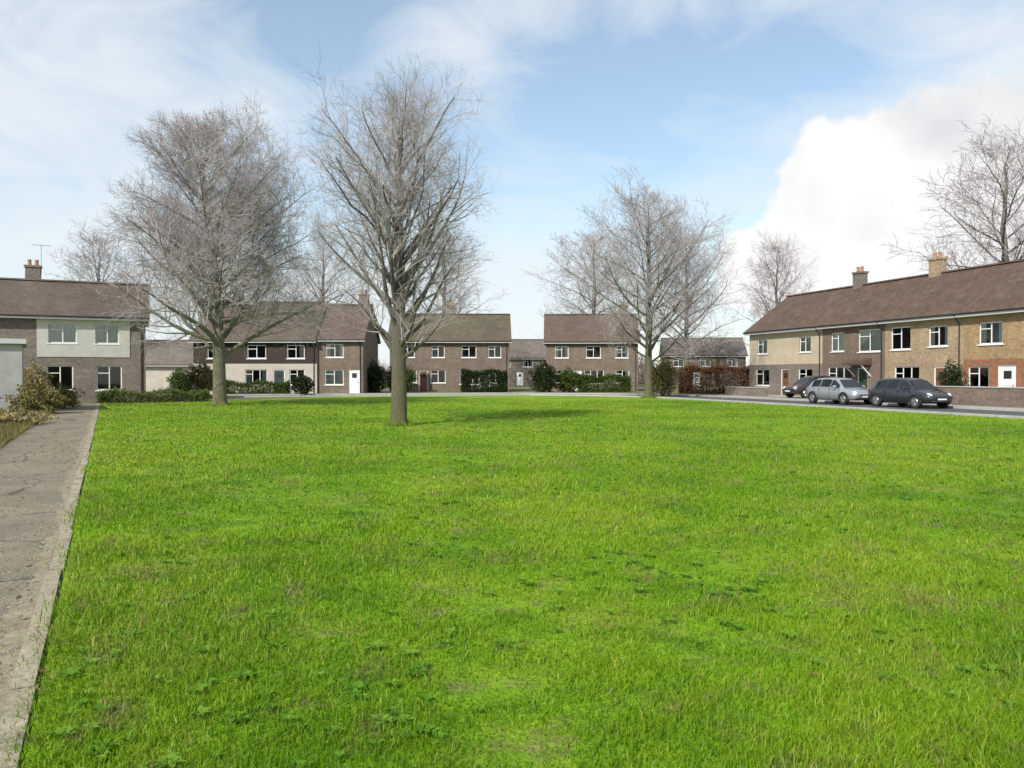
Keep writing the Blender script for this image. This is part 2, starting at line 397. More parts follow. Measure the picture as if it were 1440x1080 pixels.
# street: comes up from the right along the terrace, then bends left in front of the far houses
def bez(a, b, c, n):
    return [tuple((Vector(a)*(1-t)**2 + Vector(b)*2*t*(1-t) + Vector(c)*t*t)) for t in [i/n for i in range(n+1)]]
cl = [tp(48, 8.25), tp(12, 8.25)] 
bend = bez(tp(6, 8.25), tp(-4.5, 8.25), (1.0, 66.0), 10)
centre = [tp(48, 8.25)] + bend + [(-14.0, 63.0), (-26, 58.0), (-60, 46.0)]
def offs(line, o):
    out = []
    for i, p in enumerate(line):
        a = Vector(line[max(i-1, 0)]); b = Vector(line[min(i+1, len(line)-1)])
        t = (b-a).normalized(); nrm = Vector((-t.y, t.x)); q = Vector(p)+nrm*o; out.append((q.x, q.y))
    return out
def strip(name, line, o0, o1, z0, z1, material, kind='structure'):
    mb = MB(); A = offs(line, o0); B = offs(line, o1); n = len(line)
    for i in range(n-1):
        mb.quad((*A[i], z1), (*B[i], z1), (*B[i+1], z1), (*A[i+1], z1))
        if z1-z0 > .02:
            mb.quad((*A[i], z0), (*A[i], z1), (*A[i+1], z1), (*A[i+1], z0)); mb.quad((*B[i], z1), (*B[i], z0), (*B[i+1], z0), (*B[i+1], z1))
    o = mb.build(name, material); o['kind'] = kind; return o
strip('road', centre, -2.6, 2.6, .008, .008, M['road'])
strip('kerb', centre, 2.6, 2.74, 0, .115, M['kerb'])
strip('kerb', centre, -2.74, -2.6, 0, .115, M['kerb'])
strip('pavement', centre, -4.3, -2.74, .1, .1, M['pave'])
# lawn: bounded by the path on the left and the street kerb at the far side
far = [p for p in offs(centre, 2.76)]
far = [p for p in far if p[0] > -20]
lawn_poly = [path_pt(-60, -.0), (60, -45)] + far + [path_pt(43, 0)]
mbl = MB(); mbl.add([(x, y, .012) for x, y in lawn_poly], [tuple(range(len(lawn_poly)))])
lawn = mbl.build('lawn', M['lawn']); lawn['kind'] = 'structure'
sheet('footpath', [path_pt(-60, 1.75), path_pt(-60, .14), path_pt(47, .14), path_pt(47, 1.75)], .016, M['path'])
mb = MB()
s = -12.0
while s < 46:                                          # short concrete edging lengths, each a little out of line
    l = .92; j = random.uniform(-.012, .012); h = .026+random.uniform(-.005, .005)
    a, b2, c2, d2 = path_pt(s, .02+j), path_pt(s+l-.012, .02+j+random.uniform(-.006, .006)), path_pt(s+l-.012, .13+j), path_pt(s, .13+j)
    mb.add([(*a, 0), (*b2, 0), (*c2, 0), (*d2, 0), (*a, h), (*b2, h), (*c2, h), (*d2, h)], [(4,7,6,5), (0,4,5,1), (1,5,6,2), (2,6,7,3), (3,7,4,0)]); s += l
mb.build('path_edging', M['edging'])['kind'] = 'structure'
# tan soil and grit washed along the edging
mb = MB(); A = []; s = -8.0
while s < 45:
    A.append((path_pt(s, .125), path_pt(s, .235+.035*math.sin(s*.8)+.025*math.sin(s*2.9+1)+random.uniform(-.035, .035)))); s += .09
for (a, b2), (c2, d2) in zip(A, A[1:]): mb.quad((*a, .0205), (*c2, .0205), (*d2, .0185), (*b2, .0185))
mb.build('soil_strip', M['soil'])['kind'] = 'structure'
def grit(name, n):
    s_ = 1.0+RNG.random(n)**1.6*26; o_ = .05+1.7*RNG.random(n); k = (RNG.random(n) < .35) | (np.abs(o_-.2) < .14) | (o_ > 1.6)
    s_, o_ = s_[k], o_[k]; n = len(s_)
    P_ = np.stack([P0.x+PD.x*s_+PN.x*o_, P0.y+PD.y*s_+PN.y*o_, np.full(n, .02)], 1); z = .004+.008*RNG.random(n)
    tri = []
    for a in range(3):
        q0, q1 = a*2.094, (a+1)*2.094; rr_ = z*(.8+.5*RNG.random(n))
        tri.append(np.stack([P_+np.stack([rr_*math.cos(q0), rr_*math.sin(q0), 0*z], 1), P_+np.stack([rr_*math.cos(q1), rr_*math.sin(q1), 0*z], 1), P_+np.stack([0*z, 0*z, z], 1)], 1))
    V = np.concatenate(tri, 0); o = np_mesh(name, V.reshape(-1, 3), 3, M['grit'], attr=RNG.random(len(V))); tag(o, 'loose grit and small stones on the path', 'grit', kind='stuff')
# front gardens of the far houses: rougher grass
mb = MB(); gl = offs(centre, -4.32)
gl = [p for p in gl if p[1] > 55]
mb.add([(x, y, .014) for x, y in gl] + [(-34, 74), (10, 96), (27, 84)], [tuple(range(len(gl)+3))])

# ------------------------------------------------------------------ grass blades
def field(x, y):
    return (np.sin(x*2.1+np.sin(y*1.3)*2)*np.cos(y*1.7+x*.6)*.45 + np.sin(x*.7+1+np.sin(y*.5))*np.sin(y*.55+2)*.4
            + np.sin(x*5.3+np.sin(y*4.1)*1.5)*np.sin(y*4.9+np.cos(x*3.3))*.45)
def on_lawn(x, y):
    rel = (x-P0.x)*PN.x + (y-P0.y)*PN.y
    return rel
def grass(name, n, dmin, dmax):
    d = dmin*(dmax/dmin)**RNG.random(n)
    x = (RNG.random(n)*2-1)*(.72*d+1.2); y = d
    keep = on_lawn(x, y) < RNG.normal(.0, .06, n) + .05*np.sin(y*2.1+np.sin(y*.9)*2)
    rr_ = (x-T0.x)*TN.x + (y-T0.y)*TN.y
    keep &= rr_ > 11.1
    x, y, d = x[keep], y[keep], d[keep]; n = len(x)
    c = field(x, y)
    thin_ = RNG.random(n) > np.clip(-.55-c, 0, .7); x, y, d, c = x[thin_], y[thin_], d[thin_], c[thin_]; n = len(x)
    h = (.022 + .055*RNG.random(n)**1.7) * np.clip(1+.55*c, .4, 2)
    tall = RNG.random(n) < .012; h[tall] *= 1.8
    wd = .0011+.00042*d
    yaw = RNG.random(n)*2*PI; lean = RNG.random(n)*.75 + .1
    sw = wd*(.6+.8*RNG.random(n)); wx_, wy_ = np.cos(yaw)*sw, np.sin(yaw)*sw
    la = RNG.random(n)*2*PI; lx, ly = np.cos(la)*lean*h, np.sin(la)*lean*h
    z0 = np.full(n, .006)
    V = np.zeros((n, 5, 3))
    V[:, 0] = np.stack([x-wx_, y-wy_, z0], 1); V[:, 4] = np.stack([x+wx_, y+wy_, z0], 1)
    V[:, 1] = np.stack([x-wx_*.8+lx*.35, y-wy_*.8+ly*.35, z0+h*.6], 1); V[:, 3] = np.stack([x+wx_*.8+lx*.35, y+wy_*.8+ly*.35, z0+h*.6], 1)
    V[:, 2] = np.stack([x+lx, y+ly, z0+h*(1-.25*lean)], 1)
    tone = np.clip(RNG.normal(.42, .17, n) + .2*c, 0, .86)
    dry = RNG.random(n) < np.clip(.02 - .1*np.sin(x*.8+y*.3+2)*np.sin(y*.7-x*.2+.5) - .05*c, .012, .3); tone[dry] = .9 + .1*RNG.random(dry.sum())
    o = np_mesh(name, V.reshape(-1, 3), 5, M['blade'], attr=tone)
    o['kind'] = 'stuff'; return o
tag(grass('grass', 640000, 2.1, 50), 'short bright green grass of the lawn', 'grass')
# flat broad-leaved weeds in the turf
def weeds(name, n):
    d = 2.6*(24/2.6)**RNG.random(n); x = (RNG.random(n)*2-1)*(.7*d+1); y = d
    k = (on_lawn(x, y) < -.1) & (np.sin(x*1.3+.4)*np.sin(y*1.1+1)+RNG.normal(0, .4, n) > .15); x, y = x[k], y[k]
    V = []; T = []
    for px, py in zip(x, y):
        m = RNG.integers(5, 10); rad = .03+.045*RNG.random(); a0 = RNG.random()*6.28; tn = RNG.random()
        for i in range(m):
            a = a0+i*2*PI/m+RNG.normal(0, .2); r_ = rad*(.7+.5*RNG.random()); c_, s_ = math.cos(a), math.sin(a); wl = r_*.24
            V += [(px+.004*c_, py+.004*s_, .02), (px+r_*.55*c_-wl*s_, py+r_*.55*s_+wl*c_, .045), (px+r_*c_, py+r_*s_, .03+.02*RNG.random()), (px+r_*.55*c_+wl*s_, py+r_*.55*s_-wl*c_, .045)]
            T.append(min(1, max(0, tn+RNG.normal(0, .1))))
    o = np_mesh(name, np.array(V), 4, M['weed'], attr=np.array(T)); tag(o, 'broad-leaved weeds growing flat in the lawn', 'weeds', kind='stuff')
M['weed'] = leafy('weed_leaf', (.085, .20, .015), (.16, .30, .035), .25)
weeds('lawn_weeds', 1500)
def collar(name, spots):
    V, T = [], []
    for x0_, y0_, r_ in spots:
        n = 900; a = RNG.random(n)*2*PI; q = r_*(1.0+.55*RNG.random(n)**2); x = x0_+q*np.cos(a); y = y0_+q*np.sin(a)
        h = .05+.17*RNG.random(n)**1.5; yaw = RNG.random(n)*2*PI; wd = .008; lx, ly = RNG.normal(0, .35, n)*h, RNG.normal(0, .35, n)*h
        V.append(np.stack([np.stack([x-np.cos(yaw)*wd, y-np.sin(yaw)*wd, 0*h], 1), np.stack([x+np.cos(yaw)*wd, y+np.sin(yaw)*wd, 0*h], 1), np.stack([x+lx, y+ly, h], 1)], 1)); T.append(np.clip(RNG.normal(.35, .25, n), 0, 1))
    o = np_mesh(name, np.concatenate(V).reshape(-1, 3), 3, M['blade'], attr=np.concatenate(T)); tag(o, 'longer unmown grass round the tree feet', 'grass', kind='stuff')
collar('long_grass', [(wx(309, 42), 42, .5), (wx(561, 25.2), 25.2, .35), (wx(912, 56), 56, .42)])
# dry leaf litter and twigs trodden into the grass
def litter(name, n):
    d = np.sqrt(3.0**2 + RNG.random(n)*(22**2-9)); x = (RNG.random(n)*2-1)*(.7*d+1); y = d
    rel = (x-P0.x)*PN.x + (y-P0.y)*PN.y; cl_ = np.sin(x*.9+2)*np.sin(y*.8+.5)+np.sin(x*.33-1)
    k = (rel < 1.6) & (cl_+RNG.normal(0, .5, n) > .1); x, y = x[k], y[k]; n = len(x); rel = rel[k]
    z = np.where(rel > 0, .024, .03+.02*RNG.random(n)); a = RNG.random(n)*2*PI; s = .012+.022*RNG.random(n)
    V = np.zeros((n, 4, 3))
    for i, (ax, ay) in enumerate(((-1, 0), (0, -.5), (1, 0), (0, .55))):
        V[:, i] = np.stack([x+s*(ax*np.cos(a)-ay*np.sin(a)), y+s*(ax*np.sin(a)+ay*np.cos(a)), z+RNG.normal(0, .006, n)], 1)
    o = np_mesh(name, V.reshape(-1, 3), 4, M['litter'], attr=RNG.random(n)); tag(o, 'small dry brown leaves scattered on the lawn', 'leaf litter', kind='stuff')
M['litter'] = leafy('dry_leaf', (.06, .035, .014), (.20, .135, .06), 0)
M['grit'] = leafy('grit_stone', (.1, .09, .07), (.36, .33, .27), 0)
grit('path_grit', 9000)
litter('leaf_litter', 7000)

# ------------------------------------------------------------------ plants
def leaf_cloud(name, n, fn, size, material, parent=None):
    """fn(n) -> points; leaves are small random quads"""
    P = fn(n); n = len(P)
    A = RNG.normal(size=(n, 3)); A /= np.linalg.norm(A, axis=1, keepdims=True)
    B = np.cross(A, RNG.normal(size=(n, 3))); B /= np.linalg.norm(B, axis=1, keepdims=True)
    s = (size*(.6+.8*RNG.random(n)))[:, None]
    V = np.stack([P-A*s, P-B*s*.55, P+A*s, P+B*s*.55], 1)
    cl_ = np.sin(P[:, 0]*3.1+P[:, 2]*2)*np.cos(P[:, 1]*2.7+P[:, 2]*3.3)
    return np_mesh(name, V.reshape(-1, 3), 4, material, parent, np.clip(RNG.normal(.45, .2, n)+.25*cl_, 0, 1))
def ell(rx, ry, h, low=.0, rag=.22):
    def f(n):
        D = RNG.normal(size=(n, 3)); D /= np.linalg.norm(D, axis=1, keepdims=True)
        lump = 1 + rag*np.sin(D[:, 0]*5.2+D[:, 2]*3.7+rx*9)*np.cos(D[:, 1]*4.4+h*5) + rag*.6*np.sin(D[:, 2]*9+D[:, 0]*8)
        r = (RNG.random(n)**.33)*lump
        P = D*r[:, None]*np.array([rx, ry, h/2]); P[:, 2] += h/2
        return P[P[:, 2] > low]
    return f
def boxy(L, W, H, rag=.08):
    def f(n):
        P = (RNG.random((n, 3))*2-1); ax = RNG.integers(0, 3, n)
        sg = np.where(RNG.random(n) < .5, -1, 1); dpt = 1-RNG.random(n)**2*.35
        P[np.arange(n), ax] = sg*dpt
        P *= np.array([L/2, W/2, H/2]); P[:, 2] += H/2
        P += RNG.normal(0, rag, (n, 3)); P[:, 2] += rag*1.4*np.sin(P[:, 0]*2.3)
        return P[P[:, 2] > .02]
    return f
M['yew'] = leafy('dark_evergreen_leaf', (.012, .022, .008), (.045, .062, .018), .1)
M['laurel'] = leafy('mid_green_leaf', (.032, .062, .012), (.10, .14, .03), .2)
M['privet'] = leafy('privet_leaf', (.06, .085, .022), (.15, .19, .055), .2)
M['olive'] = leafy('olive_scrub_leaf', (.10, .088, .028), (.24, .21, .08), .15)
M['copper'] = leafy('dead_beech_leaf', (.075, .036, .02), (.19, .105, .06), .15)
M['straw'] = leafy('straw_grass', (.2, .165, .065), (.40, .34, .17), .2)
M['stem'] = plain('shrub_stem', (.1, .075, .05), .9, .2)

def shrub(label, x, y, rx, ry, h, material, n=3500, size=.07, rag=.22, name='garden_shrub', cat='shrub', group=None):
    o = empty(name, (x, y, 0)); tag(o, label, cat, group)
    leaf_cloud('foliage', n, ell(rx, ry, h, .05, rag), size, M[material], o)
    mb = MB()
    for k in range(6):
        a = random.random()*2*PI; mb.tube([(.06*math.cos(a), .06*math.sin(a), 0), (rx*.35*math.cos(a), ry*.35*math.sin(a), h*.45), (rx*.6*math.cos(a), ry*.6*math.sin(a), h*.8)], [.03, .02, .008], 5)
    mb.build('stem', M['stem'], o); return o
def hedge(label, a, b, W, H, material, n=5000, size=.07, group='hedges along the front gardens', name='garden_hedge'):
    a, b = Vector(a), Vector(b); c = (a+b)/2; L = (b-a).length
    o = empty(name, (c.x, c.y, 0), math.atan2(b.y-a.y, b.x-a.x)); tag(o, label, 'hedge', group)
    leaf_cloud('foliage', n, boxy(L, W, H), size, M[material], o)
    mb = MB(); k = int(L/.6)+1
    for i in range(k):
        x = -L/2+.2+(L-.4)*i/max(1, k-1); mb.tube([(x, 0, 0), (x+random.uniform(-.1, .1), random.uniform(-.1, .1), H*.75)], [.03, .012], 5)
    mb.build('stem', M['stem'], o); return o

# bare trees: trunk + limbs in one part, branchlets and twigs in the other
M['bark_a'] = bark('mossy_grey_bark', (.13, .12, .10), (.28, .26, .225), (.13, .125, .06), 5.0)
M['bark_b'] = bark('dark_bark', (.06, .054, .046), (.19, .175, .15), (.115, .105, .045), 4.5)
M['twig'] = plain('grey_twig', (.33, .297, .295), .9, .3, 2)
M['twig_far'] = plain('mauve_grey_twig', (.34, .305, .305), .9, .25, 2)

def tree(name, label, x, y, H, env, n1=44, r0=.28, clear=.2, up=.55, n2=9, n3=6, n4=3, seed=1, tw=.011, bmat='bark_a', tmat='twig', lean=(0, 0), group=None, fork=None):
    rd = random.Random(seed)
    root = empty(name, (x, y, 0)); tag(root, label, 'tree', group)
    T, K = MB(), MB()
    def wander(p, d, L, k, jit, lift):
        pts = [Vector(p)]; d = d.normalized()
        for i in range(k):
            d = (d + Vector((rd.gauss(0, jit), rd.gauss(0, jit), rd.gauss(0, jit)+lift))).normalized()
            pts.append(pts[-1] + d*(L/k))
        return pts
    def at(pts, t):
        f = t*(len(pts)-1); i = min(int(f), len(pts)-2); q = f-i
        return pts[i].lerp(pts[i+1], q), (pts[i+1]-pts[i]).normalized()
    def side(d, ang):
        a = d.orthogonal().normalized(); a.rotate(Matrix.Rotation(rd.random()*2*PI, 3, d))
        return (d*math.cos(ang) + a*math.sin(ang)).normalized()
    # trunk with a flared foot
    k = 16; tp_ = []
    for i in range(k+1):
        t = i/k
        tp_.append(Vector((lean[0]*t*t + rd.gauss(0, .05)*t*H/14, lean[1]*t*t + rd.gauss(0, .05)*t*H/14, H*t*.97 - (0.05 if i == 0 else 0))))
    rr = [max(.018, r0*((1-i/k)**.68)*(1.0+(.55 if i == 0 else 0))+.012) for i in range(k+1)]
    tp_.insert(1, tp_[0].lerp(tp_[1], .38)); rr.insert(1, r0*1.03); rr[0] = r0*1.25
    tp_.insert(1, tp_[0].lerp(tp_[1], .5)); rr.insert(1, r0*1.08)
    b0 = len(T.v); T.tube(tp_, rr, 18)
    for q in range(b0, b0+18*3):                     # root flare: the foot swells into buttresses
        ring = (q-b0)//18; v = T.v[q]; a = math.atan2(v[1], v[0])
        m = (1.32, 1.12, 1.03)[ring] + (.34, .14, .04)[ring]*math.sin(a*5+seed) + (.16, .06, .02)[ring]*math.sin(a*3+seed*2)
        T.v[q] = (v[0]*m, v[1]*m, v[2])
    tsc = tp_[:1]+tp_[3:]
    for i in range(n1):
        t = clear + (1-clear)*((i+rd.random())/n1)**.92*.985
        p, d = at(tsc, t)
        e = env(t)*(.75+.45*rd.random())
        a = i*2.39996+rd.gauss(0, .3)
        upk = up*(.75+.6*t)+rd.gauss(0, .12)
        dr = Vector((math.cos(a), math.sin(a), upk)).normalized()
        L = e*math.sqrt(1+upk*upk)*1.02
        r1 = max(.016, min(.42*r0*(1-t)**.6*(.7+.5*rd.random()), .03+.022*L))
        b1 = wander(p, dr, L, 7, .10, .035)
        (T if r1 > .035 else K).tube(b1, [r1*(1-.88*j/7)+.005 for j in range(8)], 6 if r1 > .035 else 4, 0, False)
        m2 = max(3, int(n2*(.4+.6*L/4)))
        for j in range(m2):
            t2 = .16+.84*(j+rd.random())/m2
            p2, d2 = at(b1, min(t2, .999))
            L2 = L*(.46-.24*t2)*(.7+.6*rd.random())+.25
            b2 = wander(p2, side(d2, R(38+rd.random()*30)) + Vector((0, 0, .22)), L2, 4, .14, .05)
            r2 = max(tw*1.15, r1*.42*(1-t2*.55))
            K.tube(b2, [r2*(1-.7*q/4) for q in range(5)], 4, 0, False)
            m3 = max(2, int(n3*(.35+.65*L2/1.6)))
            for q in range(m3):
                t3 = .15+.85*(q+rd.random())/m3
                p3, d3 = at(b2, min(t3, .999)); L3 = L2*(.5-.2*t3)*(.7+.6*rd.random())+.18
                b3 = wander(p3, side(d3, R(30+rd.random()*35)) + Vector((0, 0, .15)), L3, 2, .16, .06)
                K.tube(b3, [tw*1.0, tw*.8, tw*.5], 3, 0, False)
                for z in range(n4):
                    p4, d4 = at(b3, .2+.79*(z+rd.random())/n4); L4 = .22+.4*rd.random()*L3
                    b4 = wander(p4, side(d4, R(25+rd.random()*35)), L4, 1, .1, .1)
                    K.tube(b4, [tw*.75, tw*.4], 3, 0, False)
    T.build('trunk', M[bmat], root, True)
    K.build('crown', M[tmat], root, False)
    return root

def env_pts(pts):
    def f(t):
        for (a, b), (c, d) in zip(pts, pts[1:]):
            if t <= c: return b+(d-b)*(t-a)/(c-a)
        return pts[-1][1]
    return f
def copy_tree(o, label, x, y, scale, rz, group=None):
    def cp(a, par):
        c = a.copy(); C.objects.link(c)
        if par: c.parent = par
        for ch in a.children: cp(ch, c)
        return c
    n = cp(o, None); n.location = (x, y, 0); n.scale = (scale[0], scale[0], scale[1]); n.rotation_euler.z = rz
    n['label'] = label
    if group: n['group'] = group
    return n

dA = 42.0
tree('bare_tree', 'broad grey bare tree with a mossy trunk, the widest crown, left on the lawn', wx(309, dA), dA, wz(180, dA),
     env_pts([(0, 3.2), (.2, 5.6), (.35, 5.5), (.6, 4.5), (.8, 3.0), (.92, 1.6), (1, .4)]), n1=62, r0=.34, clear=.17, up=.55, n2=13, n3=8, n4=6, seed=5, tw=.0078, lean=(-1.2, 0))
dB = 25.2
tree('bare_tree', 'tall narrow bare tree with a straight dark trunk, nearest on the lawn', wx(561, dB), dB, wz(158, dB),
     env_pts([(0, .6), (.18, 1.8), (.35, 2.6), (.6, 2.4), (.8, 1.6), (.93, .9), (1, .25)]), n1=58, r0=.25, clear=.2, up=1.0, n2=12, n3=7, n4=5, seed=12, tw=.0042, bmat='bark_b')
dC = 56.0
tree('bare_tree', 'medium bare tree with upright fine branches in front of the gap right of centre', wx(912, dC), dC, wz(278, dC),
     env_pts([(0, 2), (.2, 4.3), (.4, 4.9), (.65, 3.8), (.85, 2.2), (1, .4)]), n1=46, r0=.27, clear=.16, up=.75, n2=11, n3=7, n4=5, seed=23, tw=.0084, bmat='bark_b', tmat='twig_far')
tD = tree('bare_tree', 'bare tree with a rounded grey crown rising behind the cream end house', wx(1092, 74), 74, wz(345, 74),
     env_pts([(0, 2), (.25, 3.6), (.5, 3.7), (.75, 2.8), (1, .4)]), n1=34, r0=.22, clear=.18, up=.7, n2=10, n3=6, n4=3, seed=31, tw=.0100, bmat='bark_b', tmat='twig_far')
for lab, px, d, py, sw, rz in [
    ('bare tree showing above the roof of the leftmost house', 140, 78, 335, 1.15, 1.0),
    ('bare tree behind the wide dark-fronted house, left of the narrow dark tree', 455, 96, 335, 1.3, 2.1),
    ('bare tree rising over the mossy-roofed house, right of the narrow dark tree', 625, 104, 330, 1.3, 3.3),
    ('bare tree behind the red-brown roof left of the medium tree', 835, 108, 330, 1.2, 4.2),
    ('bare tree right of the medium tree, far behind the brown hedge', 965, 104, 335, 1.2, 5.0),
    ('bare tree over the roof of the terrace at the right edge of the picture', 1412, 66, 205, 1.2, .4)]:
    h0 = wz(345, 74); h = wz(py, d)
    copy_tree(tD, lab, wx(px, d), d, (sw*h/h0 if sw < 1.25 else h/h0*1.1, h/h0), rz, None)

# far belt of bare scrub and trees behind the houses
def belt(name, n):
    t = RNG.random(n); x = -150+300*t; y = 165+25*np.sin(t*9)+RNG.normal(0, 4, n)
    hmax = 3.6+1.3*np.sin(x*.13)+1.1*np.sin(x*.37+1)+.6*np.sin(x*.9)
    b = RNG.random(n)**1.3*hmax; L = .8+1.3*RNG.random(n); wd = .035+.03*RNG.random(n); lx = RNG.normal(0, .45, n)
    V = np.stack([np.stack([x-wd, y, b], 1), np.stack([x+wd, y, b], 1), np.stack([x+lx*L, y+RNG.normal(0, .4, n), b+L], 1)], 1)
    o = np_mesh(name, V.reshape(-1, 3), 3, M['belt'], attr=RNG.random(n)); tag(o, 'far belt of bare scrub behind the houses', 'scrub', kind='stuff')
M['belt'] = leafy('bare_scrub', (.09, .07, .06), (.2, .165, .145), 0)
belt('distant_scrub', 60000)

# ------------------------------------------------------------------ houses
def wall_face(mb, L, H, holes, to3, depth, mi=0, split=None, mi2=0):
    """vertical wall in (u,z) with rectangular holes and reveals; to3(u, z, inward) -> point"""
    us = sorted({0, L, *[h[0] for h in holes], *[h[0]+h[2] for h in holes]})
    zs = sorted({0, H, *[h[1] for h in holes], *[h[1]+h[3] for h in holes], *([split] if split else [])})
    for u0, u1 in zip(us, us[1:]):
        for z0, z1 in zip(zs, zs[1:]):
            uc, zc = (u0+u1)/2, (z0+z1)/2
            if any(h[0] < uc < h[0]+h[2] and h[1] < zc < h[1]+h[3] for h in holes): continue
            mb.quad(to3(u0, z0, 0), to3(u1, z0, 0), to3(u1, z1, 0), to3(u0, z1, 0), mi2 if split and zc > split else mi)
    for u, z, a, b in holes:
        for (p, q) in (((u, z), (u+a, z)), ((u+a, z), (u+a, z+b)), ((u+a, z+b), (u, z+b)), ((u, z+b), (u, z))):
            mb.quad(to3(*p, 0), to3(*p, depth), to3(*q, depth), to3(*q, 0), mi)

def house(label, loc, rz, L, D, eave, ridge, wall='brick_brown', roof='roof_brown', upper=None, split=2.65, wins=(), doors=(), chim=(), verge=(.25, .25), name='house',
          group='houses around the green', cat='house', frame='white', aerial=False, porch=False, sidewins=(), downpipe=True):
    o = empty(name, loc, rz); tag(o, label, cat, group)
    holes = [(x, z, a, b) for x, z, a, b, *_ in wins] + [(x, 0.0, a, b) for x, a, b, *_ in doors]
    mb = MB()
    wall_face(mb, L, eave, holes, lambda u, z, i: (u, i, z), .11, 0, split if upper else None, 1)
    rise = ridge-eave
    mb.quad((L, D, 0), (0, D, 0), (0, D, eave), (L, D, eave), 0)
    for xx in (0, L):
        mb.add([(xx, 0, 0), (xx, D, 0), (xx, D, eave), (xx, D/2, ridge), (xx, 0, eave)], [(0, 1, 2, 3, 4) if xx else (4, 3, 2, 1, 0)], 0)
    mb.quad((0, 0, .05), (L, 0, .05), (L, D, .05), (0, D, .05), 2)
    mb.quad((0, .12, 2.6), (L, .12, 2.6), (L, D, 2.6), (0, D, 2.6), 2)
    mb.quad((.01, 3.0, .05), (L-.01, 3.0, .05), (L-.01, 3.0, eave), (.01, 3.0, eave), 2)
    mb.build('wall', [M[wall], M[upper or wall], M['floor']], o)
    # roof slabs
    ov = .38; sl_ = rise/(D/2); th = .14
    prof = [(-ov, eave-ov*sl_+.05), (D/2, ridge+.05), (D+ov, eave-ov*sl_+.05), (D+ov, eave-ov*sl_+.05+th), (D/2, ridge+.05+th), (-ov, eave-ov*sl_+.05+th)]
    mb = MB()
    x0, x1 = -verge[0], L+verge[1]
    a = [(x0, *p) for p in prof]; b = [(x1, *p) for p in prof]
    n = 6
    mb.add(a+b, [(0, 1, 4, 5), (1, 2, 3, 4), (11, 10, 7, 6), (10, 9, 8, 7)] + [(i, n+i, n+(i+1) % n, (i+1) % n) for i in range(n)], 0)
    rf = mb.build('roof', M[roof], o)
    mb = MB(); k = int((x1-x0)/.42)
    for i in range(k):
        xa = x0+(x1-x0)*i/k; xb = x0+(x1-x0)*(i+1)/k-.012
        mb.prism([(D/2-.16, ridge+.1+th-.06), (D/2+.16, ridge+.1+th-.06), (D/2+.07, ridge+th+.14), (D/2-.07, ridge+th+.14)], 'x', xa, xb)
    mb.build('ridge_tiles', M[roof], rf)
    for cx, cd in chim:
        mb = MB(); yy = D/2+cd; hh = ridge+1.05
        mb.box(cx-.42, cx+.42, yy-.3, yy+.3, ridge-1.0, hh); mb.box(cx-.48, cx+.48, yy-.36, yy+.36, hh, hh+.13)
        for px in (-.2, .2): mb.tube([(cx+px, yy, hh+.13), (cx+px, yy, hh+.30), (cx+px, yy, hh+.5)], [.13, .105, .115], 10, 1)
        mb.build('chimney', [M[wall if 'brick' in wall else 'brick_brown'], M['pot']], rf)
        if aerial:
            mb = MB(); mb.tube([(cx+.45, yy, hh-.4), (cx+.45, yy, hh+1.5)], .022, 6)
            mb.tube([(cx-.1, yy-.1, hh+1.45), (cx+1.0, yy+.1, hh+1.45)], .014, 5)
            for q in range(6): mb.tube([(cx+.05+q*.17, yy-.22, hh+1.45), (cx+.05+q*.17, yy+.26, hh+1.45)], .008, 4)
            mb.build('aerial', M['metal'], rf)
    # fascia and gutter
    mb = MB(); ze = eave-ov*sl_+.05
    mb.box(x0, x1, -ov-.03, -ov-.002, ze-.1, ze+.1); mb.box(x0, x1, -ov, 0, ze-.1, ze-.08)
    mb.build('fascia', M['white'] if frame == 'white' else M['grey_white'], o)
    mb = MB(); mb.tube([(x0, -ov-.085, ze+.07), (x1, -ov-.085, ze+.07)], .055, 8)
    mb.build('gutter', M['black_plastic'], o)
    if downpipe:
        mb = MB(); mb.tube([(L-.25, -ov-.06, ze+.02), (L-.25, -.3, ze-.18), (L-.25, -.06, ze-.45), (L-.25, -.06, .1)], .036, 8); mb.build('downpipe', M['black_plastic'], o)
    for wv_ in wins:
        x, z, a, b = wv_[:4]; cols = wv_[4] if len(wv_) > 4 else 2; curt = wv_[5] if len(wv_) > 5 else random.choice([0, 1, 1, 2])
        mb = MB(); f = .065; y0, y1 = .06, .12
        mb.box(x, x+a, y0, y1, z, z+f); mb.box(x, x+a, y0, y1, z+b-f, z+b); mb.box(x, x+f, y0, y1, z+f, z+b-f); mb.box(x+a-f, x+a, y0, y1, z+f, z+b-f)
        for q in range(1, cols): mb.box(x+a*q/cols-f*.45, x+a*q/cols+f*.45, y0+.003, y1-.003, z+f, z+b-f)
        if b > .9: mb.box(x+f, x+a/cols-f*.45, y0+.005, y1-.005, z+b*.68, z+b*.68+.05)
        wn_ = mb.build('window', M['white'] if frame == 'white' else M['grey_white'], o)
        mb = MB(); mb.quad((x+f*.8, .09, z+f*.8), (x+a-f*.8, .09, z+f*.8), (x+a-f*.8, .09, z+b-f*.8), (x+f*.8, .09, z+b-f*.8)); mb.build('pane', M['glass'], wn_)
        mb = MB(); mb.box(x-.08, x+a+.08, -.06, .055, z-.07, z-.003); mb.build('sill', M['white'] if frame == 'white' else M['grey_white'], wn_)
        if curt:
            spans = [(x, x+a)] if curt == 2 else [(x, x+a*.24), (x+a*.76, x+a)]
            for s0, s1 in spans:
                mb = MB(); k = max(4, int((s1-s0)/.06)); vs = []
                for q in range(k+1):
                    xx = s0+(s1-s0)*q/k; yy = .135+.018*math.sin(q*1.9)
                    vs += [(xx, yy, z+.02), (xx, yy, z+b)]
                mb.add(vs, [(2*q, 2*q+2, 2*q+3, 2*q+1) for q in range(k)])
                mb.build('curtain', M['curtain'], wn_)
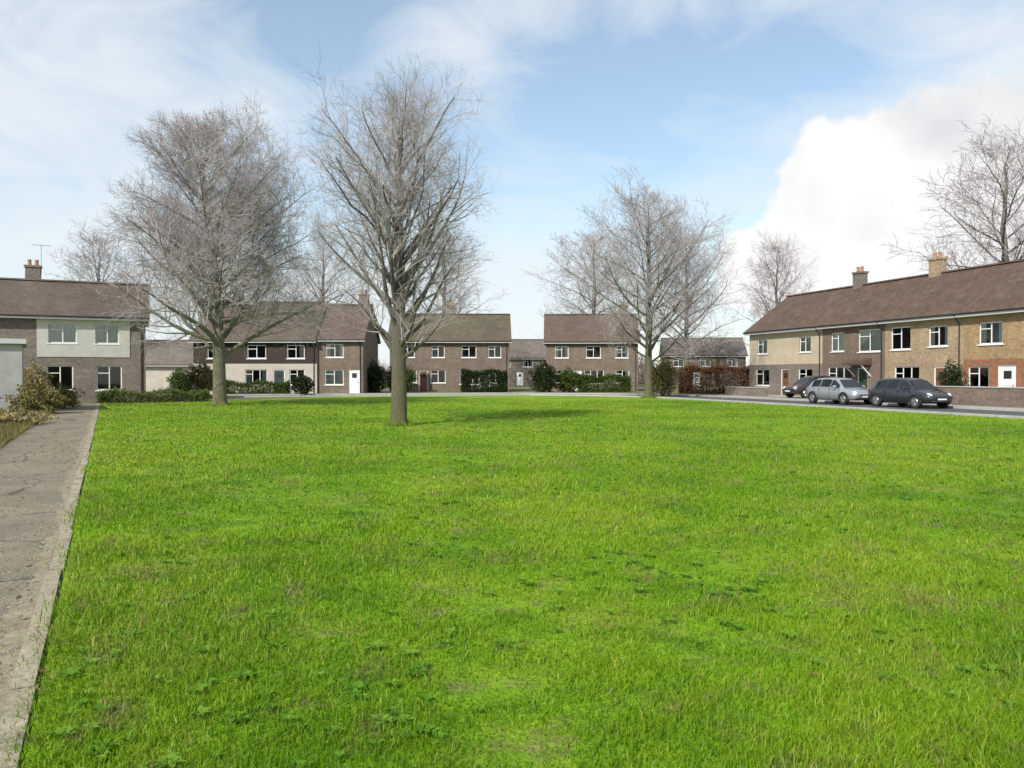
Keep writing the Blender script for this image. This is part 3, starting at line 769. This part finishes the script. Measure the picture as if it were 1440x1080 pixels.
    for dv in doors:
        x, a, b, dm = dv[:4]
        mb = MB(); f = .07
        mb.box(x+f, x+a-f, .07, .11, .06, b-f)
        for (u0, u1, z0, z1) in ((.2, .8, .12, .42), (.2, .8, .5, .62)):
            mb.box(x+f+(a-2*f)*u0, x+f+(a-2*f)*u1, .055, .0705, b*z0, b*z1)
        d_ = mb.build('door', M[dm], o)
        mb = MB(); mb.box(x, x+f, .04, .12, 0, b); mb.box(x+a-f, x+a, .04, .12, 0, b); mb.box(x+f, x+a-f, .04, .12, b-f, b); mb.build('door_frame', M['white'], d_)
        mb = MB(); mb.quad((x+a*.28, .066, b*.66), (x+a*.72, .066, b*.66), (x+a*.72, .066, b*.86), (x+a*.28, .066, b*.86)); mb.build('pane', M['black_plastic'], d_)
        if a < 1.5:
            mb = MB(); mb.box(x+a-.2, x+a-.17, .0, .05, .95, 1.12); mb.build('handle', M['metal'], d_)
        if porch:
            mb = MB(); mb.prism([(-.95, 2.28), (0, 2.28), (0, 2.72), (-.95, 2.42)], 'x', x-.35, x+a+.35)
            mb.build('porch_canopy', M[roof], o)
            mb = MB()
            for px in (x-.25, x+a+.25): mb.prism([(-.8, 2.26), (-.72, 2.26), (-.003, 1.6), (-.003, 1.5)], 'x', px-.035, px+.035)
            mb.build('bracket', M['white'], o)
    return o

# leftmost house
y = 50.0
house('grey-brown brick house nearest on the left with pale upstairs windows', (-34.85, 44.45, 0), R(25), 13.1, 7.4, 5.25, 7.45, 'brick_grey', 'roof_brown',
      wins=[(3.0, .9, 1.3, 1.25, 2, 0), (7.7, .7, 1.4, 1.5, 2, 0), (10.35, .7, 1.4, 1.5, 2, 0), (7.8, 3.55, 1.5, 1.15, 2, 2), (10.3, 3.55, 1.3, 1.15, 2, 2), (2.6, 3.6, 1.8, 1.3, 2, 2)],
      doors=[(5.9, 1.0, 2.1, 'door_brown')], chim=[(6.6, .5)], porch=False, aerial=True)
h1 = bpy.data.objects['house']
mb = MB(); wall_face(mb, 5.0, 2.38, [(.6, .83, 1.5, 1.15), (3.1, .83, 1.3, 1.15)], lambda u, z, i: (7.2+u, i-.035, 2.72+z), .034)
mb.quad((7.2, -.035, 2.72), (7.2, 0, 2.72), (7.2, 0, 5.1), (7.2, -.035, 5.1)); mb.quad((12.2, 0, 2.72), (12.2, -.035, 2.72), (12.2, -.035, 5.1), (12.2, 0, 5.1)); mb.quad((7.2, -.035, 2.72), (12.2, -.035, 2.72), (12.2, 0, 2.72), (7.2, 0, 2.72))
mb.build('white_boarding', M['boarding'], h1)
# low house in the gap
house('low pale house with a tan roof in the gap left of the mossy tree trunk', (-40.5, 76, 0), R(0), 12.2, 7, 2.75, 4.9, 'render_pale', 'roof_grey',
      wins=[(1.5, .9, 1.6, 1.2, 2, 0), (9.9, .85, 1.5, 1.3, 2, 0)], doors=[(4.5, 1.0, 2.1, 'door_white')], name='bungalow', cat='bungalow')
# wide house with dark first floor
house('wide house with a dark tile-hung upper storey behind the broad tree', (wx(272, 68), 68, 0), 0, wx(446, 68)-wx(272, 68)-.02, 8, 4.75, 8.0, 'render_pale', 'roof_brown', upper='cladding', split=2.6,
      wins=[(1.0, .8, 1.6, 1.3, 2, 1), (4.4, .8, 1.9, 1.3, 3, 1), (8.2, .8, 1.3, 1.3, 2, 0), (1.2, 3.05, 1.4, 1.15, 2, 0), (4.6, 3.05, 1.6, 1.15, 2, 0), (8.0, 3.05, 1.5, 1.15, 2, 0)],
      doors=[(6.8, 1.0, 2.1, 'door_green')], chim=[(2.4, .3)], verge=(.25, 0))
house('narrow brown brick house adjoining the wide dark-fronted house', (wx(446, 68), 68.25, 0), 0, wx(510, 68)-wx(446, 68), 7.6, 4.85, 7.8, 'brick_brown', 'roof_red',
      wins=[(.6, .8, 1.6, 1.3, 2, 2), (.7, 3.15, 1.5, 1.15, 2, 1)], doors=[(2.65, .95, 2.1, 'door_white')], verge=(0, .2), chim=[(3.2, .4)])
# centre houses
house('brown brick house with a mossy dark roof behind the narrow dark tree', (wx(548, 80), 80, 0), R(2), 12.0, 7.5, 5.2, 7.85, 'brick_brown', 'roof_olive',
      wins=[(1.0, .85, 1.7, 1.3, 2, 1), (4.1, .85, 1.5, 1.3, 2, 0), (7.0, .7, 2.0, 1.5, 3, 0), (10.0, .85, 1.3, 1.3, 2, 0), (1.1, 3.4, 1.4, 1.2, 2, 1), (4.2, 3.4, 1.3, 1.2, 2, 0), (7.2, 3.4, 1.5, 1.2, 2, 0), (9.9, 3.4, 1.3, 1.2, 2, 0)],
      doors=[(2.9, .95, 2.1, 'door_brown'), (9.1, .95, 2.1, 'door_green')], chim=[(6, .2)], aerial=True)
house('brick house with a red-brown roof just right of the bright gap in the centre', (wx(768, 82), 82, 0), R(-3), 9.4, 7.5, 5.2, 7.95, 'brick_brown', 'roof_red',
      wins=[(.8, .85, 1.6, 1.3, 2, 1), (3.9, .75, 2.0, 1.4, 3, 0), (7.1, .85, 1.4, 1.3, 2, 1), (.9, 3.4, 1.4, 1.2, 2, 1), (4.1, 3.4, 1.5, 1.2, 2, 0), (7.1, 3.4, 1.3, 1.2, 2, 1)],
      doors=[(2.7, .95, 2.1, 'door_white')], chim=[(8.3, .3)])
# far ones in the gaps
house('far grey-roofed house filling the bright gap in the centre', (wx(690, 122), 122, 0), R(4), 11, 8, 4.4, 7.1, 'brick_grey', 'roof_grey', wins=[(1.5, 2.9, 1.5, 1.2, 2, 1), (5, 2.9, 1.5, 1.2, 2, 1), (8, 2.9, 1.5, 1.2, 2, 1)], doors=[(4, 1, 2.1, 'door_white')])
house('far house with a reddish brick front right of the medium tree', (wx(935, 116), 116, 0), R(-6), 11.5, 8, 4.6, 7.0, 'brick_brown', 'roof_grey', wins=[(1.2, 2.9, 1.5, 1.2, 2, 2), (5, 2.9, 1.5, 1.2, 2, 2), (8.8, 2.9, 1.5, 1.2, 2, 1)], doors=[(4, 1, 2.1, 'door_white')])

# terrace on the right
trz = math.atan2(TU.y, TU.x)
def terr(i, label, ext=0, **kw):
    p = tp(i*6.0+.005-ext, 0)
    return house(label, (p[0], p[1], 0), trz, 5.99+ext, 7.5, 5.2, 7.95, name='terraced_house', cat='terraced house', group='houses of the terrace on the right', **kw)
terr(0, 'cream rendered end house at the far end of the right-hand terrace', wall='brick_grey', upper='render_cream', split=2.45, roof='roof_terrace',
     ext=3.0, wins=[(.9, .8, 1.8, 1.3, 2, 0), (6.3, .8, 1.6, 1.3, 2, 0), (1.1, 3.3, 1.3, 1.1, 2, 2), (6.4, 3.3, 1.3, 1.1, 2, 2)], doors=[(4.2, 1.0, 2.1, 'door_brown')], verge=(.25, 0), chim=[(8.3, 0)])
terr(1, 'dark brown terraced house between the cream one and the buff one', wall='brick_dark', upper='brick_brown', split=4.1, roof='roof_terrace',
     wins=[(.6, .7, 2.3, 1.5, 3, 0), (.9, 3.25, 1.3, 1.3, 2, 2), (3.6, 3.15, 2.0, 1.45, 2, 2)], doors=[(3.5, 1.0, 2.1, 'door_green')], verge=(0, 0), porch=True)
terr(2, 'buff brick terraced house behind the dark car', wall='brick_buff', roof='roof_terrace',
     wins=[(.8, .75, 2.0, 1.4, 3, 0), (.5, 3.2, 1.6, 1.4, 2, 0), (3.5, 3.3, 1.4, 1.2, 2, 1)], doors=[(3.9, 1.0, 2.1, 'door_brown')], verge=(0, 0), chim=[(.35, 0)], aerial=True)
terr(3, 'ochre terraced house with a white front door at the right edge', wall='brick_orange', upper='brick_ochre', split=2.5, roof='roof_terrace',
     wins=[(.3, .8, 1.35, 1.3, 2, 0), (4.0, .8, 1.5, 1.3, 2, 1), (1.0, 3.3, 1.5, 1.2, 2, 1), (4.0, 3.3, 1.3, 1.2, 2, 1)], doors=[(2.2, 1.1, 2.15, 'door_white')], verge=(0, .25), chim=[(2.3, .2)])

# flat-roofed garage at the left edge
g = empty('garage', (-24.95, 31.6, 0), R(31)); tag(g, 'pale grey flat-roofed garage at the left edge beside the path', 'garage')
mb = MB(); wall_face(mb, 4.7, 2.95, [(.7, 0, 2.5, 2.15)], lambda u, z, i: (u, i, z), .15)
mb.quad((4.7, 0, 0), (4.7, 5.6, 0), (4.7, 5.6, 2.95), (4.7, 0, 2.95)); mb.quad((0, 5.6, 0), (0, 0, 0), (0, 0, 2.95), (0, 5.6, 2.95)); mb.quad((4.7, 5.6, 0), (0, 5.6, 0), (0, 5.6, 2.95), (4.7, 5.6, 2.95))
mb.build('wall', M['render_grey'], g)
mb = MB(); mb.box(-.15, 4.85, -.18, 5.75, 2.95, 3.16); mb.build('roof', M['grey_white'], g)
mb = MB(); mb.box(.72, 3.18, .1, .14, .03, 2.13)
for q in range(9): mb.box(.78+q*.27, .9+q*.27, .085, .0995, .08, 2.08)
gd = mb.build('garage_door', M['grey_white'], g)
mb = MB(); mb.box(1.9, 2.05, .04, .084, .85, .89); mb.build('handle', M['metal'], gd)

# driveway and front-garden surfaces
sheet('driveway', [tp(5.2, .2), tp(10.8, .2), tp(10.8, 3.95), tp(5.2, 3.95)], .112, M['pave'])
mb = MB()
def raised(name, poly, z, m):
    mb = MB(); n = len(poly); mb.add([(*p, 0) for p in poly]+[(*p, z) for p in poly], [tuple(range(n, 2*n))]+[(i, (i+1) % n, n+(i+1) % n, n+i) for i in range(n)])
    o = mb.build(name, m); o['kind'] = 'structure'
raised('forecourt', [tp(-3.5, -.05), tp(-1.5, 4.05), tp(28, 4.05), tp(28, -.05)], .1, M['pave'])

# garden walls
def low_wall(label, a, b, h, m):
    a, b = Vector(a), Vector(b); L = (b-a).length
    o = empty('garden_wall', (a.x, a.y, 0), math.atan2(b.y-a.y, b.x-a.x)); tag(o, label, 'garden wall', 'low walls before the terrace')
    mb = MB(); mb.box(0, L, -.11, .11, 0, h); mb.build('wall', M[m], o)
    mb = MB(); k = int(L/.6)
    for i in range(k): mb.box(L*i/k, L*(i+1)/k-.01, -.15, .15, h, h+.06)
    mb.build('coping', M['kerb'], o)
low_wall('low brick garden wall before the buff terraced house', tp(12.2, 3.7), tp(17.4, 3.7), .75, 'brick_buff')
low_wall('low brown brick garden wall before the ochre terraced house', tp(18.3, 3.7), tp(27.2, 3.7), 1.0, 'brick_brown')
low_wall('low grey brick garden wall before the cream end house', tp(-.5, 3.7), tp(4.8, 3.7), .7, 'brick_grey')

# hedges and shrubs
shrub('very dark round evergreen bush in the centre below the bright gap', wx(766, 72), 72, 1.25, 1.1, 2.75, 'yew', 5500, .08)
shrub('very dark brown-green bush just left of the narrow tree trunk', wx(527, 71), 71, 1.2, 1.0, 2.7, 'yew', 5000, .08)
shrub('dark green bush directly behind the narrow tree trunk', wx(563, 72.5), 72.5, 1.3, 1.1, 2.7, 'laurel', 5000, .08)
shrub('olive-brown shrub at the foot of the mossy trunk on the left', wx(283, 56), 56, 1.0, .9, 2.5, 'olive', 4500, .07)
shrub('yellow-green shrub before the red-roofed house, right of the darkest bush', wx(800, 73), 73, 1.2, 1.0, 2.2, 'laurel', 4500, .08)
shrub('dark olive evergreen shrub before the ochre terraced house', *tp(20.4, 3.2), .62, .6, 2.3, 'yew', 3500, .055)
shrub('tall green shrub against the foot of the medium tree', wx(932, 60), 60, 1.15, 1.0, 2.9, 'olive', 4500, .07)
shrub('dark grey-green bush in the gap beside the low pale house', wx(255, 62), 62, .95, .9, 2.1, 'laurel', 4000, .07)
shrub('dark bush before the wide dark-fronted house', wx(425, 64.8), 64.8, .95, .8, 1.7, 'yew', 3500, .07)
shrub('dark low scrub beside the far end of the path, left side', wx(52, 33), 33, .95, .9, 1.15, 'olive', 4000, .055, .3, 'scrub_bush')
shrub('olive straw-coloured scrub at the left edge of the path', wx(8, 25), 25, .8, 1.6, .5, 'straw', 5000, .05, .35, 'scrub_bush')
shrub('olive bramble clump where the path meets the leftmost house', wx(88, 38), 38, .7, .8, 1.1, 'olive', 3500, .05, .35, 'scrub_bush')
shrub('tall yellowish shrub beside the grey garage at the left edge', wx(50, 41), 41, .75, .8, 2.2, 'straw', 3500, .055, .3, 'garden_shrub')
hedge('long clipped green hedge before the wide dark-fronted house', (wx(300, 64.5), 65.0), (wx(400, 64.5), 65.6), .8, 1.0, 'laurel', 16000, .06)
hedge('clipped dark hedge before the mossy-roofed house', (wx(650, 76), 76.2), (wx(712, 76), 76.4), .9, 2.0, 'yew', 14000, .07)
hedge('low clipped hedge before the red-roofed house', (wx(815, 77), 77), (wx(885, 77), 77), .8, 1.5, 'laurel', 13000, .07)
hedge('copper beech hedge holding its dead brown leaves, right of the medium tree', (wx(958, 70), 70.5), (wx(1056, 70), 69.5), .9, 2.3, 'copper', 17000, .07)
hedge('low olive hedge between the path end and the leftmost house', (wx(140, 46), 46), (wx(262, 46), 49), .8, .62, 'privet', 12000, .05)

# straw-coloured rough grass left of the path
def rough(name, n):
    s = RNG.random(n)*46; o_ = 1.78 + RNG.random(n)**1.5*5
    x = P0.x+PD.x*s+PN.x*o_; y = P0.y+PD.y*s+PN.y*o_
    h = .08+.22*RNG.random(n)**2; yaw = RNG.random(n)*2*PI; wd = .004+.0003*s
    lx, ly = RNG.normal(0, .5, n)*h, RNG.normal(0, .5, n)*h
    V = np.zeros((n, 3, 3)); V[:, 0] = np.stack([x-np.cos(yaw)*wd, y-np.sin(yaw)*wd, 0*h], 1); V[:, 1] = np.stack([x+np.cos(yaw)*wd, y+np.sin(yaw)*wd, 0*h], 1); V[:, 2] = np.stack([x+lx, y+ly, h], 1)
    o = np_mesh(name, V.reshape(-1, 3), 3, M['straw2'], attr=RNG.random(n)); tag(o, 'rough olive and straw coloured grass left of the path', 'grass', kind='stuff')
M['straw2'] = leafy('rough_grass', (.08, .085, .02), (.27, .22, .09), .2)
rough('rough_grass', 70000)

# ------------------------------------------------------------------ cars
def paint(name, col, met=.0):
    m = plain(name, col, .28, .04, 2, met, .8); return m
M['paint_dark'] = paint('charcoal_paint', (.028, .028, .033), .2)
M['paint_silver'] = paint('silver_paint', (.36, .38, .40), .5)
M['paint_black'] = paint('maroon_black_paint', (.035, .022, .024), .2)
M['tyre'] = plain('tyre', (.02, .02, .02), .9, .2)
M['rim'] = plain('alloy_rim', (.45, .45, .47), .3, .08, 3, .9)
M['car_glass'] = plain('car_glass', (.012, .015, .017), .05, .1)
M['lamp_red'] = plain('tail_lamp', (.35, .015, .012), .2, .1)
M['lamp_clear'] = plain('head_lamp', (.75, .77, .8), .12, .05)
M['plate'] = plain('plate', (.65, .62, .3), .5, .04)

def car(label, x, y, z, rz, pm):
    o = empty('parked_car', (x, y, z), rz); tag(o, label, 'car', 'cars parked before the terrace')
    # body: stations along local x (front +)
    st = [(-2.02, .42, .78, .70), (-1.95, .30, .93, .80), (-1.6, .24, .97, .855), (-.9, .22, .96, .87), (0, .22, .93, .875), (.75, .22, .92, .87), (1.3, .23, .86, .855), (1.75, .26, .77, .81), (1.98, .32, .66, .72), (2.06, .42, .58, .60)]
    mb = MB(); vs = []; ring = None
    for sx_, zl, zt, w_ in st:
        h = zt-zl
        half = [(w_*.86, zl), (w_*.96, zl+h*.12), (w_, zl+h*.45), (w_*.985, zl+h*.75), (w_*.93, zl+h*.94), (w_*.72, zt), (0, zt+.02)]
        full = [(-a, b) for a, b in half[:-1]] + [half[-1]] + half[:-1][::-1]
        ring = len(full); vs += [(sx_, a, b) for a, b in full]
    fs = []
    for i in range(len(st)-1):
        for j in range(ring): fs.append((i*ring+j, i*ring+(j+1) % ring, (i+1)*ring+(j+1) % ring, (i+1)*ring+j))
    fs += [tuple(range(ring))[::-1], tuple(range((len(st)-1)*ring, len(st)*ring))]
    mb.add(vs, fs)
    # cabin: roof and pillars
    cs = [(-1.86, .94, .72, .94, .70), (-1.62, .93, .80, 1.30, .60), (-1.15, .93, .82, 1.44, .575), (-.2, .92, .83, 1.475, .575), (.35, .91, .83, 1.43, .57), (.55, .90, .82, 1.35, .575), (1.2, .87, .78, .89, .74)]
    vs = []
    for sx_, zb, wb, zt, wt in cs:
        vs += [(sx_, -wb, zb-.04), (sx_, -wt, zt-.05), (sx_, -wt*.8, zt), (sx_, wt*.8, zt), (sx_, wt, zt-.05), (sx_, wb, zb-.04)]
    fs = [(i*6+j, i*6+j+1, (i+1)*6+j+1, (i+1)*6+j) for i in range(len(cs)-1) for j in range(5)]
    mb.add(vs, fs)
    mb.build('body', M[pm], o, True)
    def lerp(a, b, t): return tuple(a[i]+(b[i]-a[i])*t for i in range(3))
    def side_pt(xx, t, sg, off=.012):
        for a, b in zip(cs, cs[1:]):
            if a[0] <= xx <= b[0]:
                q = (xx-a[0])/(b[0]-a[0]); zb, wb, zt, wt = [a[k]+(b[k]-a[k])*q for k in (1, 2, 3, 4)]
                p0 = (xx, sg*(wb+off), zb-.04); p1 = (xx, sg*(wt+off), zt-.05); return lerp(p0, p1, t)
    for sg in (-1, 1):
        for xs in ([-1.45, -1.2, -.75], [-.68, -.3, .12], [.2, .4, .62, .85]):
            mb = MB(); vs = []
            for xx in xs:
                vs += [side_pt(xx, .16, sg), side_pt(xx, .93 if xx < .5 else .86, sg)]
            mb.add(vs, [(2*q, 2*q+2, 2*q+3, 2*q+1) for q in range(len(xs)-1)]); mb.build('window', M['car_glass'], o)
    mb = MB(); mb.quad((1.15, -.66, .93), (1.15, .66, .93), (.58, .50, 1.365), (.58, -.50, 1.365)); mb.build('windscreen', M['car_glass'], o)
    mb = MB(); mb.quad((-1.87, .62, 1.0), (-1.87, -.62, 1.0), (-1.66, -.52, 1.29), (-1.66, .52, 1.29)); mb.build('rear_window', M['car_glass'], o)
    for wx_ in (-1.28, 1.3):
        for sg in (-1, 1):
            mb = MB(); yy = sg*.80
            mb.tube([(wx_, yy-sg*.1, .315), (wx_, yy-sg*.09, .315), (wx_, yy+sg*.085, .315), (wx_, yy+sg*.1, .315)], [.27, .315, .315, .285], 24)
            wh = mb.build('wheel', M['tyre'], o, False)
            mb = MB(); mb.tube([(wx_, yy+sg*.098, .315), (wx_, yy+sg*.112, .315)], [.205, .19], 20)
            for q in range(5):
                a = q*2*PI/5; mb.tube([(wx_, yy+sg*.114, .315), (wx_+.17*math.cos(a), yy+sg*.114, .315+.17*math.sin(a))], .02, 5)
            mb.build('rim', M['rim'], wh)
            mb = MB(); pts = [(wx_+.365*math.cos(a), sg*.872, .315+.365*math.sin(a)) for a in [PI*q/12 for q in range(-1, 14)]]
            mb.tube(pts, .028, 6); mb.build('wheel_arch', M['black_plastic'], o)
    for sg in (-1, 1):
        mb = MB(); mb.tube([(1.78, sg*.62, .68), (1.86, sg*.6, .67), (2.0, sg*.54, .62)], [.07, .085, .06], 10); mb.build('headlight', M['lamp_clear'], o, True)
        mb = MB(); mb.box(-2.0, -1.86, sg*.66-.09, sg*.66+.09, .7, .92); mb.build('tail_light', M['lamp_red'], o, False, .02)
        mb = MB(); mb.box(.62, .78, sg*.95-.09, sg*.95+.09, .92, 1.05); mb.build('mirror', M[pm], o, True, .03)
    for sg in (-1, 1):
        for xs in (.95, .15, -.72):                                 # door shut lines
            pts = [side_pt(xs, .9, sg, .004)] if xs == .15 else []
            pts += [(xs, sg*.862, .9), (xs, sg*.879, .62), (xs-.02, sg*.868, .33)]
            mb = MB(); mb.tube(pts, .007, 4); mb.build('shut_line', M['black_plastic'], o)
        for xs in (.28, -.6): mb = MB(); mb.tube([(xs, sg*.885, .8), (xs-.16, sg*.885, .8)], .014, 6); mb.build('door_handle', M[pm], o)
    mb = MB(); mb.box(2.03, 2.085, -.42, .42, .5, .56); mb.build('grille', M['black_plastic'], o)
    mb = MB(); mb.tube([(1.12, -.3, .95), (.85, .15, 1.16)], .008, 4); mb.build('wiper', M['black_plastic'], o)
    mb = MB(); mb.box(-2.045, -2.03, -.26, .26, .56, .67); mb.build('number_plate', M['plate'], o)
    mb = MB(); mb.box(2.065, 2.08, -.26, .26, .42, .53); mb.build('number_plate', M['white'], o)
    mb = MB(); mb.box(-2.06, -1.9, -.68, .68, .3, .46); mb.build('bumper', M['black_plastic'], o, True, .04)
    mb = MB(); mb.box(1.93, 2.09, -.6, .6, .3, .4); mb.build('bumper', M['black_plastic'], o, True, .04)
    return o
cr = math.atan2(TU.y, TU.x)
car('charcoal hatchback parked at the kerb, nearest of the cars', *tp(21.2, 6.75), .008, cr, 'paint_dark')
car('silver hatchback parked at the kerb behind the charcoal one', *tp(16.1, 6.7), .008, cr, 'paint_silver')
car('dark maroon hatchback standing on the driveway of the dark brown house', *tp(8.3, 2.45), .116, math.atan2(TN.y, TN.x), 'paint_black')
